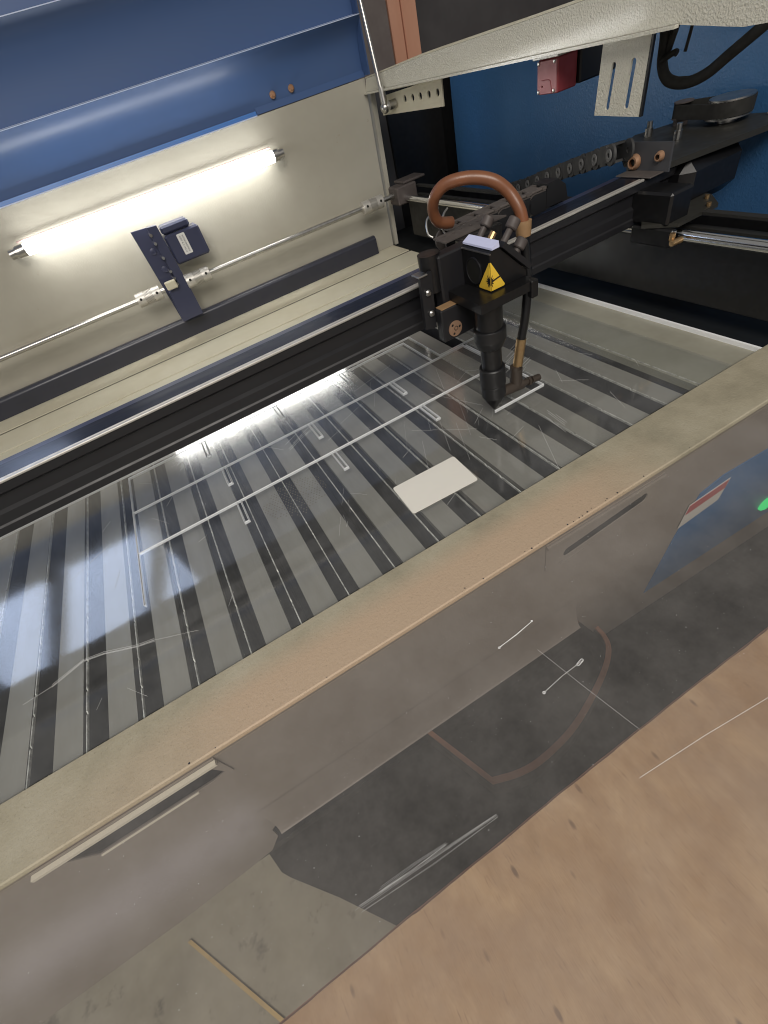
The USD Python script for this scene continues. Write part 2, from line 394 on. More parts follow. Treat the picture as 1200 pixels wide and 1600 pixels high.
part(mc, 'cabinet_base', cat(bx(-1.0, .9, .24, 1.5, -.40, -.38), bx(-1.0, .9, .60, .61, -.38, -.07)), 'tray_black')
# rear ledge, back wall with its exhaust slot
NEAR = .93
part(mc, 'rear_ledge', bx(-1.0, .641, 1.2275, YW, -.045, -.0326, .0008), 'beige_paint')
part(mc, 'rear_ledge', bx(-1.0, .641, 1.1135, 1.2160, -.045, -.0326, .0008), 'beige_paint')
part(mc, 'ledge_shadow_strip', bx(-1.0, .640, 1.2162, 1.2273, -.050, -.0340), 'groove_shade')  # shadow stripe on the ledge, its shade put into the colour
part(mc, 'ledge_front', bx(-1.0, .635, 0.99, 1.1105, -.045, -.0335, .001), 'beige_paint')
wall = Polygon([(-1.0, -.0326), (-1.0, .327), (.652, .327), (.645, .15), (.641, -.0326), (.589, -.0326), (.587, .008), (.55, .0115), (-1.0, .0115)])
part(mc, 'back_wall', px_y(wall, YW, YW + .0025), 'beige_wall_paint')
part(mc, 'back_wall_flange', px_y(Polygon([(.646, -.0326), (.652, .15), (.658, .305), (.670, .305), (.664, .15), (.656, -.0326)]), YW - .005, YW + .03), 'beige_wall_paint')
part(mc, 'exhaust_recess', cat(bx(-1.0, .66, 1.42, 1.43, -.05, .05), bx(-1.0, .60, YW + .003, 1.42, .019, .022), bx(-1.0, .60, YW + .003, 1.42, -.05, -.045), bx(.592, .597, YW + .003, 1.42, -.045, .019)), 'dark_grey_paint')
# right side: black deck, recess, blue wall, top flange
NEAR = 1.0
part(mc, 'black_deck', px_z(Polygon([(.6035, .2), (.768, .2), (.768, 1.44), (.60, 1.44), (.60, .93), (.6035, .925)]), -.016, -.008), 'black_floor_paint')
part(mc, 'black_deck', bx(.7692, .88, .2, 1.44, -.016, -.0095, .0008), 'black_floor_paint')
NEAR = .93
part(mc, 'recess_panel', bx(.672, .752, 1.44, 1.45, -.048, .312), 'dark_grey_paint')
part(mc, 'recess_panel', bx(.752, 1.02, 1.43, 1.44, -.048, .312), 'black_satin')
NEAR = 1.0
part(mc, 'right_wall', bx(.85, .86, .10, 1.262, .045, .298, .001), 'blue_paint')
part(mc, 'recess_panel', bx(.861, .866, 1.2625, 1.345, -.015, .305), 'black_satin')
part(mc, 'right_wall_base', bx(.848, .87, .10, 1.262, -.01, .044, .001), 'black_satin')
NEAR = .93
flange = Polygon([(.50, .302), (.50, .3425), (.642, .3424), (.787, .3394), (1.05, .3353), (1.31, .3245), (1.322, .302)])
part(mc, 'top_flange', px_x(flange, .65, .653), 'hammer_paint')
part(mc, 'top_flange_edge', cat(px_x(Polygon([(.38, .3445), (.38, .348), (.642, .3455), (.787, .3425), (1.05, .3385), (1.315, .3275), (1.315, .325), (1.05, .3355), (.787, .3397), (.642, .3427)]), .651, .70),
                                 bx(.6535, .70, .50, 1.32, .300, .302)), 'beige_paint')
part(mc, 'top_flange_corner', px_x(Polygon([(.38, .288), (.425, .2885), (.50, .3005), (.4995, .3425), (.38, .344)]), .65, .653), 'hammer_paint')
part(mc, 'flange_lip', px_x(Polygon([(.50, .2985), (.50, .3018), (1.322, .3018), (1.322, .2985)]), .642, .6495), 'hammer_paint')
NEAR = 1.0
# blue side decal on the front panel with a warning label and a green pilot lamp
dc = part(mc, 'front_decal', px_y(Polygon([(.402, -.2926), (.430, -.1725), (.452, -.108), (.490, -.100), (.5726, -.1075), (.70, -.109), (.78, -.32)]), YF - .0012, YF - .0003), 'decal_blue')
wl = part(dc, 'warning_label', px_y(Polygon([(.428, -.158), (.436, -.118), (.508, -.116), (.500, -.152)]), YF - .002, YF - .0014), 'white_label', label='small red and white label')
part(dc, 'label_band', px_y(Polygon([(.433, -.134), (.4365, -.1195), (.505, -.1175), (.503, -.131)]), YF - .0026, YF - .0021), 'decal_red')
part(dc, 'pilot_lamp', lathe([(0, 0), (.012, 0), (.012, .003), (.008, .006), (0, .007)], (0, -1, 0), (.652, YF - .0013, -.268), 20), 'green_led')

# bed: flat slats with a knife blade standing between each two, every one a part
bed = thing('slat_bed', 'slatted cutting bed of grey bars and thin blades under the clear acrylic', 'slat bed')
sl0 = None
for k in range(-16, 10):
    X = .0083 + .0549 * k
    yb = .90 + rng.uniform(-.002, .002)
    if X + .042 < .50:
        part(bed, 'slat', bx(X + .0131, X + .0418, .274, yb, -.024, -.0162 + rng.uniform(-.0006, .0006)), 'slat_metal')
    # blade with a notched top edge
    zb, w = -.0036, .00055
    ys, zs = [], []
    y = .274
    while y < .87:
        d = rng.uniform(.018, .05)
        ys += [y, y + d, y + d + .0012, y + d + .0030]
        zs += [zb, zb, zb - rng.uniform(.0012, .0026), zb - .001]
        y += d + .0042
    pl = Polygon([(.274, -.0064)] + list(zip(ys, zs)) + [(ys[-1] + .002, -.0064)])
    bl = part(bed, 'blade', bx(X - w, X + w, 0.274, .905, -.0598, -.0066), 'tray_black', smooth=False)
    part(bl, 'pale_edge', px_x(pl, X - w, X + w), 'blade_metal', smooth=False)  # paler notched strip along the blade top

# ================================================================== acrylic on the bed
XL, YA, YB, YC, YD = -.196, .694, .5965, .503, .412
K = .0006


def slots(xs, y):
    return unary_union([sbox(x - .0034, y - .0475, x + .0034, y + .002).difference(sbox(x - .0025, y - .0466, x + .0025, y - .0004)) for x in xs])


row1 = sbox(XL, YB, .318, YA).difference(slots((-.069, .061, .1886), YA))
row2 = sbox(XL, YC, .379, YB).difference(slots((-.0555, .090, .237), YB))
rest = unary_union([sbox(-.80, .2735, .552, .706), sbox(.410, .2735, .552, .91)])
rest = rest.difference(sbox(.337, .603, .410, .73)).difference(sbox(XL, YB, .318, YA).buffer(K, join_style=2)).difference(sbox(XL, YC, .379, YB).buffer(K, join_style=2))
rest = rest.difference(slots((-.055, .090, .2365), YC))
kerf = unary_union([LineString([(XL, YC + .002), (XL, .4098)]).buffer(K), LineString([(.3826, YC + .09), (.3826, YD), (.3005, YD)]).buffer(K * .8)])
rest = rest.difference(kerf)


def sheet(name, poly, look, label, cat_, edge=.00045, group=None):
    t = thing(name, label, cat_, group)
    part(t, 'panel', px_z(poly, -.003, 0), look, smooth=False)
    e = poly.boundary.buffer(edge, cap_style=2, join_style=2).intersection(poly).intersection(sbox(-.799, .30, .408, .93))
    part(t, 'cut_edge', px_z(e, -.0032, .00025), 'white_edge', smooth=False)  # edge glow of the acrylic put in as white
    return t


sh = sheet('acrylic_sheet', rest, 'acrylic', 'large scratched clear acrylic sheet lying on the slatted bed', 'acrylic sheet')
sheet('cut_panel', row1.buffer(-.0002), 'acrylic_cut', 'clear cut acrylic strip with slots nearest the black gantry beam', 'cut panel')
sheet('cut_panel', row2.buffer(-.0002), 'acrylic_cut', 'longer clear cut acrylic strip in front of the strip beside the beam', 'cut panel')
# scratches on the sheet, and a patch of small dark dots
sc = []
for i in range(70):
    c = np.array([rng.uniform(-.30, .5), rng.uniform(.285, .68)])
    if rng.random() < .5:
        c = np.array([rng.gauss(.22, .08), rng.gauss(.41, .06)])
    if not (.30 < c[1] < .66 and -.7 < c[0] < .52):
        continue
    a = rng.choice([1.0, 1.2, 1.2, 2.2, .40]) + rng.gauss(0, .10)
    L = rng.uniform(.008, .04) if rng.random() < .8 else rng.uniform(.05, .10)
    d = np.array([math.cos(a), math.sin(a)]) * L / 2
    sc.append(LineString([c - d, c + d]).buffer(rng.uniform(.00003, .00009), cap_style=2))
for c0, a, m in (((.075, .565), .5, 7), ((.395, .47), .35, 8), ((.345, .335), 1.45, 4), ((.42, .505), .4, 5)):
    for j in range(m):
        c = np.array(c0) + [rng.uniform(-.02, .02), j * .0035]
        d = np.array([math.cos(a), math.sin(a)]) * rng.uniform(.01, .022)
        sc.append(LineString([c - d, c + d]).buffer(.00013, cap_style=2))
pts = [(-.33, .3655), (-.30, .368), (-.2675, .3790), (-.245, .3735), (-.2086, .3572), (-.19, .353), (-.144, .334)]
for o in (0, .0016, -.0012):
    sc.append(LineString([(x, y + o + rng.uniform(-.001, .001)) for x, y in pts[1:6]]).buffer(.00010))
sc.append(LineString(pts).buffer(.00008))
part(sh, 'scratches', px_z(unary_union(sc), .0003, .00042), 'scratch_white', kind='stuff', smooth=False)
dots = []
for i in range(24):
    for j in range(18):
        x, y = -.032 + i * .0042 + (j % 2) * .0021, .415 + j * .0042
        if (x - .013) ** 2 / .045 ** 2 + (y - .452) ** 2 / .036 ** 2 < 1 + rng.uniform(-.25, .1) and rng.random() < .9:
            dots.append(Point(x, y).buffer(.0009, quad_segs=2))
part(sh, 'dot_patch', px_z(unary_union(dots), .0003, .0004), 'dark_dots', kind='stuff', smooth=False)
card = Polygon([(.1183, .3767), (.2057, .3733), (.203, .3191), (.1159, .3233)]).buffer(-.003).buffer(.003)
solo('blank_card', px_z(card, .0005, .0013), 'white_card', 'blank white card with rounded corners lying on the clear acrylic', 'card')

# ================================================================== lid
NEAR = .93
lid = thing('machine_lid', 'raised blue lid of the laser cutter with folded ridges', 'lid')
LY = 1.33


def lidp(profile, x0, x1, look, name, **k):
    return part(lid, name, px_x(Polygon(profile), x0, x1), look, **k)


win = sbox(-1.15, .455, -.43, 1.0)


def cove(y0, z0, dy, z1, n=18):
    """a folded panel: upright at its foot, curling towards the front at its head"""
    f = [(y0 - dy * t ** 4.5, z0 + (z1 - z0) * t) for t in np.linspace(0, 1, n)]
    return f + [(y + .003, z + .002) for y, z in f[::-1]]


lidp(cove(LY, .329, .040, .4255), -1.25, .655, 'lid_paint', 'lid_panel')
lidp([(LY - .0405, .4255), (LY - .0405, .4267), (LY - .008, .4300), (LY - .008, .4285)], -1.25, .654, 'lid_edge_paint', 'lid_ridge')
lidp(cove(LY - .008, .4300, .034, .5505), -.425, .655, 'lid_paint', 'lid_panel')
lidp([(LY - .0424, .5505), (LY - .0424, .5517), (LY - .012, .5545), (LY - .012, .5530)], -.425, .654, 'lid_edge_paint', 'lid_ridge')
up = sbox(-1.25, .4295, .655, 1.06).difference(win).difference(sbox(-.425, .4, .7, .556))
part(lid, 'lid_panel', px_y(up, LY - .012, LY - .008), 'lid_paint')
lidp([(LY - .010, .3285), (LY - .0085, .3355), (LY - .004, .3355), (LY - .006, .3285)], -1.25, .37, 'lid_lip_paint', 'lid_bottom_lip')
lidp([(LY - .013, .3265), (LY - .012, .3283), (LY - .004, .3283), (LY - .004, .3265)], -1.25, .37, 'lid_edge_paint', 'lid_seal')
lidp([(LY - .008, .3285), (LY - .001, .3405), (LY + .002, .3405), (LY - .004, .3285)], .372, .655, 'lid_paint', 'lid_bottom_lip')
part(lid, 'lid_side', bx(.6555, .659, LY - .03, LY + .05, .33, 1.06), 'lid_paint')
part(lid, 'lid_window', px_y(win.buffer(-.001), LY - .0115, LY - .009), 'lid_glass')
for x in (.422, .469):
    part(lid, 'hinge_bolt', lathe([(0, 0), (.007, 0), (.007, .004), (.004, .008), (0, .008)], (0, -1, .2), (x, LY - .0005, .351), 12), 'rusty_fitting')
NEAR = 1.0
# daylight from a workshop window seen through the lid pane (its mirror image lies on the acrylic)
ww = thing('workshop_window', 'bright workshop window with crossed braces behind the lid, out of the frame', 'window')
part(ww, 'pane', bx(-2.4, -.75, 2.45, 2.46, .85, 2.1), 'daylight')
for a, b in (((-1.05, .85), (-2.0, 2.1)), ((-1.5, .85), (-2.4, 2.0)), ((-.75, 1.3), (-1.3, 2.1))):
    part(ww, 'brace', px_y(LineString([a, b]).buffer(.05), 2.40, 2.43), 'lid_frame_dark')

t = thing('added_glow_panel', 'long pale glowing panel added above the machine, out of the frame, mirrored in the clear sheet', 'added panel')  # unseen panel, added for the pale patch it mirrors into the sheet
part(t, 'diffuser', bx(-2.3, -.95, .93, 1.10, 2.20, 2.202), 'added_glow_panel')
part(t, 'housing', bx(-2.32, -.93, .91, 1.12, 2.203, 2.26), 'white_label')
# gas strut
NEAR = .93
gs = thing('gas_strut', 'thin steel gas strut rising from the perforated bracket to the lid', 'strut')
part(gs, 'rod', cyl((.640, 1.222, .279), (.648, 1.290, .62), .0048, 16), 'steel')
part(gs, 'end_socket', cat(cyl((.640, 1.220, .268), (.6415, 1.2245, .305), .0078, 16), trimesh.creation.icosphere(2, .0105).apply_translation((.640, 1.221, .270))), 'steel')
part(gs, 'ball_stud', cyl((.640, 1.20, .273), (.657, 1.199, .273), .0085, 14), 'steel')
# perforated bracket under the flange
pb = Polygon([(1.268, .288), (1.005, .300), (1.008, .2561), (1.271, .2543)])
hl = [Point(y, z).buffer(.0062) for y, z in ((1.2538, .2769), (1.1553, .2772), (1.122, .2771), (1.0901, .2774), (1.0559, .2776), (1.0234, .2783))]
t = thing('perforated_bracket', 'beige flat bracket with a row of holes under the strut end', 'bracket')
part(t, 'bracket_plate', px_x(pb.difference(unary_union(hl)), .658, .661), 'beige_paint')
part(t, 'bracket_flange', bx(.6615, .69, 1.006, 1.268, .2955, .2985), 'beige_paint')
# slotted bracket
sp = Polygon([(.6149, .2985), (.5409, .2985), (.5438, .2196), (.6205, .2245)])
sp = sp.difference(LineString([(.5938, .2743), (.5988, .2325)]).buffer(.0035)).difference(LineString([(.5629, .2748), (.5667, .2327)]).buffer(.0038))
t = thing('slotted_bracket', 'beige hammer finish plate with two long slots hanging from the flange', 'bracket')
part(t, 'slotted_plate', px_x(sp, .658, .661), 'hammer_paint')
part(t, 'plate_edge', px_x(Polygon([(.5408, .2985), (.5437, .2196), (.5405, .2196), (.5375, .2985)]), .6575, .6615), 'black_satin')
# interlock switch
t = thing('interlock_switch', 'red safety switch with a pink end face under the flange', 'switch')
part(t, 'switch_body', bx(.662, .700, .700, .742, .2535, .2935, .0015), 'red_plastic')
fc = part(t, 'switch_face', px_x(sbox(.7015, .255, .7405, .292).difference(sbox(.728, .2625, .733, .2645)), .6595, .6618), 'pink_face')
part(fc, 'slot_cover', px_x(Polygon([(.708, .2555), (.712, .2695), (.716, .2712), (.731, .2712), (.731, .2705), (.7165, .2705), (.7125, .269), (.7088, .2555)]), .6588, .6594), 'red_plastic')
for y in (.7045, .7375):
    for z in (.2575, .290):
        part(t, 'screw', lathe([(0, 0), (.0026, 0), (.002, .0016), (0, .002)], (-1, 0, 0), (.6594, y, z), 10), 'steel')
part(t, 'switch_rear', bx(.7005, .775, .694, .736, .2555, .2985, .002), 'black_plastic')
part(t, 'mounting_tab', bx(.656, .71, .695, .748, .2945, .2975, .0006), 'hammer_paint')
# cables under the flange
cb = thing('cable_bundle', 'black cable loop with tied ends hanging under the flange corner', 'cable')
main = [(.70, .558, .310), (.70, .5555, .285), (.70, .5535, .262), (.70, .5415, .2465), (.70, .516, .2415), (.70, .490, .2475), (.70, .4657, .262), (.70, .43, .284), (.70, .405, .30)]
part(cb, 'cable', tube(main, .0062, 12), 'black_rubber')
part(cb, 'cable', tube([(.705, .547, .310), (.703, .551, .285), (.70, .552, .262), (.70, .538, .2465), (.70, .515, .2435)], .0045, 10), 'black_rubber')
part(cb, 'cable', tube([(.702, .538, .312), (.70, .544, .288), (.70, .550, .268)], .0038, 10), 'black_rubber')
part(cb, 'cable_tie', tube([(.697, .553, .266), (.695, .545, .269), (.695, .535, .2725), (.695, .531, .2715)], .0035, 8), 'black_rubber')
part(cb, 'loose_wire', tube([(.70, .519, .310), (.70, .521, .29), (.70, .524, .271)], .0019, 8), 'black_rubber')

# ================================================================== back wall fittings
la = thing('tube_lamp', 'lit white fluorescent tube along the beige back wall', 'lamp')
la0, la1 = np.array([-.2377, 1.288, .256]), np.array([.3887, 1.288, .2545])
ax = (la1 - la0) / np.linalg.norm(la1 - la0)
part(la, 'glass_tube', cyl(la0 + ax * .028, la1 - ax * .022, .0115, 24), 'tube_glow')
for a, s in ((la0, 1), (la1, -1)):
    e = part(la, 'end_cap', cyl(a + ax * .010 * s, a + ax * .028 * s, .0112, 20), 'steel')
    part(e, 'socket', cat(cyl(a - ax * .004 * s, a + ax * .010 * s, .008, 14), bx(a[0] - .006, a[0] + .006, 1.290, 1.318, .246, .262, .002)), 'steel')
part(la, 'batten_edge', bx(-.22, .37, 1.302, 1.312, .2685, .2715, .001), 'batten_pink')

dm = thing('drive_motor', 'dark blue stepper motor on an upright plate under the lamp', 'motor')
MP = Polygon([(-.0053, .219), (.0457, .2161), (.0480, .140), (.0535, .0185), (-.0012, .0182)])
part(dm, 'mount_plate', px_y(MP, 1.288, 1.294), 'navy_enamel')
part(dm, 'upright', px_y(Polygon([(.030, .2185), (.052, .2165), (.054, .095), (.0535, .0185), (.0, .018), (.004, .088), (.034, .096)]), 1.268, 1.2875), 'navy_enamel')
part(dm, 'motor_body', bx(.0545, .137, 1.268, 1.312, .132, .193, .004), 'navy_enamel')
part(dm, 'motor_flange', bx(.055, .121, 1.270, 1.312, .1945, .211, .004), 'navy_enamel')
lb = part(dm, 'type_label', px_y(Polygon([(.083, .186), (.098, .186), (.098, .148), (.083, .148)]).buffer(.002), 1.2668, 1.2677), 'white_label')
txt = meshkit.text_mesh('2 PHASE STEPPING', .0026, .0003)
tm = txt.copy(); v = tm.vertices
tl = []
for i, w in enumerate(('STEPPING MOTOR', '4.2A 1.8 DEG')):
    m_ = meshkit.text_mesh(w, .0030, .0003); v = m_.vertices.copy()
    v[:, 0] *= .034 / max(v[:, 0].max(), 1e-6)
    tl.append(trimesh.Trimesh(np.c_[.0935 - i * .0065 + v[:, 1] * 1.0 - .0012, np.full(len(v), 1.2664) - v[:, 2], .150 + v[:, 0]], m_.faces, process=False))
part(lb, 'lettering', cat(*tl), 'label_grey', smooth=False)
for z, y in ((.205, 1.262), (.188, 1.264), (.158, 1.262), (.128, 1.266), (.112, 1.266), (.100, 1.264)):
    part(dm, 'bolt', cyl((.028, y + .02, z), (.028 + .003, y, z - .001), .0036, 8), 'chrome')
part(dm, 'clamp_block', bx(.004, .030, 1.255, 1.267, .094, .112, .002), 'beige_paint')
part(dm, 'screw_head', lathe([(0, 0), (.007, 0), (.007, .003), (.004, .004), (0, .004)], (0, -1, 0), (.018, 1.2877, .172), 14), 'navy_enamel')
part(dm, 'screw_head', lathe([(0, 0), (.007, 0), (.007, .003), (.004, .004), (0, .004)], (0, -1, 0), (.022, 1.2877, .132), 14), 'navy_enamel')


def coupling(th, x0, x1, z):
    prof = [(0, 0), (.0145, 0), (.015, .001)]
    L = x1 - x0
    for k in range(7):
        a = L * (.34 + .05 * k)
        prof += [(.015, a), (.0108, a + .0004), (.0108, a + L * .022), (.015, a + L * .024)]
    prof += [(.015, L - .001), (.0145, L), (0, L)]
    c = part(th, 'coupling', lathe(prof, (1, 0, 0), (x0, 1.26, z), 28), 'coupling_metal')
    for xx in (x0 + L * .16, x0 + L * .84):
        part(c, 'clamp_screw', cyl((xx, 1.2445, z + .004), (xx, 1.252, z + .003), .0030, 10), 'sticker_black')


sr = thing('drive_shaft', 'steel drive shaft right of the motor with a ribbed coupling at each end', 'shaft')
part(sr, 'shaft_rod', cyl((.054, 1.26, .0968), (.655, 1.26, .0945), .0056, 18), 'steel')
coupling(sr, .052, .112, .0966)
coupling(sr, .545, .604, .0945)
s2 = thing('drive_shaft', 'steel drive shaft left of the motor running out at the picture edge', 'shaft')
part(s2, 'shaft_rod', cyl((-1.0, 1.26, .099), (-.002, 1.26, .0985), .0056, 18), 'steel')
coupling(s2, -.070, -.012, .0985)
# rear beam in the slot
q = [(1.3135 + .010 * math.cos(a), .003 + .010 * math.sin(a)) for a in np.linspace(math.pi, math.pi / 2, 8)]
solo('rear_beam', px_x(Polygon(q + [(1.3185, .013), (1.3185, -.032), (1.3035, -.032)]), -1.0, .583), 'beam_enamel', 'dark grey beam with a rounded top along the foot of the back wall', 'beam')

# ================================================================== right guide rail
gr = thing('guide_rail', 'round chrome guide rail along the right side over the black deck', 'rail')
part(gr, 'chrome_rod', cyl((.665, .20, .085), (.665, 1.255, .085), .0075, 20), 'chrome')
part(gr, 'rail_support', bx(.676, .694, .20, 1.25, -.008, .074, .001), 'black_satin')
part(gr, 'end_block', bx(.640, .700, 1.235, 1.285, .072, .112, .003), 'dusty_black')
part(gr, 'end_block', bx(.668, .735, 1.245, 1.30, .112, .118, .002), 'dusty_black')
part(gr, 'belt', bx(.703, .715, .25, 1.25, .098, .1015), 'black_rubber')
part(gr, 'belt', bx(.703, .715, .25, 1.25, .078, .0815), 'black_rubber')

NEAR = 1.0
# ================================================================== gantry
ga = thing('gantry_beam', 'long black gantry beam spanning the bed from left to right', 'gantry beam')
Y0, Y1, ZB, ZT = .485, .525, .113, .1625
prof = Polygon([(Y0, ZB), (Y0, ZB + .008), (Y0 + .0015, ZB + .010), (Y0 + .0015, .1335), (Y0 + .0055, .1365), (Y0 + .0055, .150), (Y0 + .002, .152), (Y0, .154), (Y0, ZT), (Y1, ZT), (Y1, ZB)])
part(ga, 'beam_body', px_x(prof, -1.0, .70), 'black_anodised')
part(ga, 'top_plate', bx(-1.0, .69, Y0 + .0085, Y1, ZT + .0003, ZT + .0022, .0006), 'gantry_top')
part(ga, 'guide_strip', bx(-1.0, .612, Y0 - .0015, Y0 + .0035, ZT + .0005, ZT + .0035, .0008), 'coupling_metal')
part(ga, 'guide_strip', bx(-1.0, .612, Y0 + .0047, Y0 + .0075, ZT + .0005, ZT + .0030, .0006), 'coupling_metal')
part(ga, 'rear_tray', bx(-1.0, .63, Y1 + .001, .547, .156, .1605, .001), 'navy_enamel')

# carriage at the right end with its motor and belt drive
ca = thing('gantry_carriage', 'black motor plate and belt drive at the right end of the gantry', 'carriage')
part(ca, 'motor_plate', px_z(Polygon([(.643, .474), (.79, .449), (.845, .449), (.845, .60), (.76, .632), (.70, .605), (.643, .545)]), .1685, .1755), 'oily_black')
part(ca, 'motor_housing', bx(.668, .782, .462, .535, .108, .168, .014), 'black_satin')
hb = part(ca, 'hose_bracket', px_x(Polygon([(.4725, .1655), (.5375, .1655), (.5372, .1975), (.4728, .1972)]), .6395, .6425), 'dark_grey_paint')
for y, z, r_ in ((.5246, .1762, .0092), (.4869, .1830, .0060)):
    part(hb, 'grommet', lathe([(r_ * .5, 0), (r_, 0), (r_, .002), (r_ * .75, .006), (r_ * .5, .006)], (-1, 0, 0), (.6392, y, z), 18), 'rusty_fitting')
    part(hb, 'grommet_hole', cyl((.6370, y, z), (.6390, y, z), r_ * .5, 14), 'sticker_black')
part(ca, 'bracket_foot', bx(.615, .639, .478, .533, .1651, .1668, .0005), 'dusty_tray')
for x, y in ((.752, .600), (.735, .538)):
    part(ca, 'bolt', cat(cyl((x, y, .1757), (x, y, .186), .0055, 12), cyl((x, y, .186), (x, y, .194), .0038, 12)), 'steel')
P1, P2 = np.array([.806, .590]), np.array([.812, .522])
PZ = .1757
part(ca, 'pulley', cat(cyl((*P1, PZ), (*P1, PZ + .008), .010, 20), cyl((*P1, PZ + .008), (*P1, PZ + .0095), .013, 20), cyl((*P1, PZ + .0265), (*P1, PZ + .028), .013, 20)), 'dusty_black')
pg = [cyl((*P2, PZ), (*P2, PZ + .006), .012, 20), cyl((*P2, PZ + .006), (*P2, PZ + .008), .0285, 32), cyl((*P2, PZ + .026), (*P2, PZ + .028), .0275, 32)]
for k in range(30):
    a = 2 * math.pi * k / 30
    c = P2 + .0255 * np.array([math.cos(a), math.sin(a)])
    pg.append(bx(c[0] - .0012, c[0] + .0012, c[1] - .0012, c[1] + .0012, PZ + .008, PZ + .026))
part(ca, 'pulley', cat(*pg), 'steel', label='large toothed steel pulley')
loop = unary_union([Point(P1).buffer(.0125), Point(P2).buffer(.029)]).convex_hull
part(ca, 'drive_belt', px_z(loop.difference(loop.buffer(-.0018)), PZ + .0087, PZ + .0255), 'black_rubber')
part(ca, 'spring_hook', tube([(.822, .462, .176), (.834, .464, .186), (.838, .472, .185), (.833, .480, .177)], .0018, 8), 'steel')
# bearing plate on the rail
NEAR = .93
part(ca, 'bearing_plate', px_z(Polygon([(.637, .497), (.657, .454), (.735, .455), (.765, .487), (.79, .56), (.70, .55)]), .0975, .1025), 'oily_black')
part(ca, 'bearing_block', bx(.648, .690, .465, .53, .0985, .139, .003), 'black_satin')
part(ca, 'bearing_block', bx(.6445, .6545, .452, .52, .074, .097, .002), 'black_satin')
for x, y in ((.722, .460), (.748, .482), (.768, .515)):
    part(ca, 'bolt', cyl((x, y, .1027), (x, y, .107), .0032, 10), 'brass')
part(ca, 'brass_nipple', cat(cyl((.640, .448, .088), (.640, .448, .0965), .0038, 10), cyl((.634, .443, .086), (.650, .441, .086), .0042, 12)), 'brass')

NEAR = 1.0
# cable chains
BS = -1
cc = thing('cable_chain', 'black cable chain curving back along the blue right wall', 'cable chain')
ch = np.array([[.612, .505, .1955], [.625, .54, .1905], [.6418, .58, .1807], [.658, .62, .1705], [.6745, .66, .1598], [.6882, .70, .1493], [.7008, .74, .1389], [.7141, .78, .1279], [.7251, .82, .1166], [.7355, .86, .106], [.745, .90, .097], [.75, .94, .090]])
for i in range(1, len(ch) - 1):
    c, d = ch[i], ch[i + 1] - ch[i - 1]
    L = np.linalg.norm(d) / 2
    d = d / np.linalg.norm(d)
    up_ = np.array([0, 0, 1.0]); sd = np.cross(d, up_); sd /= np.linalg.norm(sd); up_ = np.cross(sd, d)
    T = np.eye(4); T[:3, 0] = d; T[:3, 1] = up_; T[:3, 2] = sd; T[:3, 3] = c
    side = unary_union([Point(0, 0).buffer(.0125, quad_segs=6), sbox(0, -.0085, L * .92, .0085)]).difference(Point(0, 0).buffer(.0028, quad_segs=4))
    ms = []
    for z in (-.013, .011):
        m_ = trimesh.creation.extrude_polygon(side, .003); m_.apply_translation((0, 0, z)); ms.append(m_)
    ms.append(bx(L * .30, L * .72, .0085, .0115, -.013, .014)); ms.append(bx(L * .30, L * .72, -.0115, -.0085, -.013, .014))
    m_ = cat(*ms); m_.apply_transform(T)
    lk = part(cc, 'link', m_, 'grey_plastic')
    b_ = trimesh.creation.annulus(.0032, .0072, .0016, sections=16).apply_translation((0, 0, BS * .0148)); b_.apply_transform(T)
    part(lk, 'pin_boss', b_, 'boss_grey')
c2 = thing('cable_chain', 'straight cable chain lying behind the gantry beam at the laser head', 'cable chain')
xs = np.linspace(.333, .488, 7)
for i in range(6):
    x0, x1 = xs[i], xs[i + 1]
    L = x1 - x0
    side = unary_union([Point(x0 + .008, .1775).buffer(.0125, quad_segs=6), sbox(x0 + .008, .1655, x1 - .001, .1895)])
    m_ = cat(px_y(side, .529, .532), px_y(side, .552, .555), bx(x0 + L * .10, x0 + L * .76, .529, .555, .190, .193, .0008), bx(x0 + L * .76, x0 + L * 1.08, .529, .536, .190, .193), bx(x0 + L * .76, x0 + L * 1.08, .548, .555, .190, .193))
    lk = part(c2, 'link', m_, 'dusty_tray' if i < 6 else 'grey_plastic')
    part(lk, 'link_side', px_y(side.buffer(-.001), .5275, .5288), 'black_plastic')
e = part(c2, 'end_piece', px_y(Polygon([(.488, .168), (.525, .168), (.52, .186), (.508, .195), (.488, .195)]), .529, .555), 'black_plastic')

# ================================================================== laser head
NX, NY = .2989, .4107
hd = thing('laser_carriage', 'black laser cutting head with yellow warning triangle hanging over the acrylic', 'laser head')
part(hd, 'carriage_plate', bx(.2686, .345, .452, .470, .110, .1965, .002), 'black_anodised')
part(hd, 'roller_cover', px_z(Point(.2665, .468).buffer(.0125), .160, .199), 'black_satin')
part(hd, 'side_bracket', px_y(Polygon([(.240, .127), (.2545, .1245), (.258, .186), (.243, .184)]), .452, .4575), 'black_anodised')
part(hd, 'bracket_tab', bx(.240, .252, .450, .466, .1845, .1865, .0006), 'steel')
for x, z in ((.2495, .1665), (.2500, .1432)):
    part(hd, 'screw', lathe([(0, 0), (.0036, 0), (.0036, .002), (.0022, .0035), (0, .0035)], (0, -1, 0), (x, .4518, z), 12), 'steel')
lbk = part(hd, 'lower_block', bx(.2545, .315, .438, .4515, .1085, .1465, .0015), 'black_anodised')
part(lbk, 'block_top', bx(.256, .290, .4385, .451, .1467, .1475), 'hose_cuff')
rg = Point(0, 0).buffer(.009)
for k in range(3):
    a = 2.2 + 2.094 * k
    rg = rg.difference(Point(.006 * math.cos(a), .006 * math.sin(a)).buffer(.0016))
rg = rg.difference(Point(.0008, 0).buffer(.0028).difference(Point(.0008, 0).buffer(.0018)))
part(lbk, 'copper_disc', px_y(translate(rg, .2703, .1205), .4366, .4378), 'copper_ring')
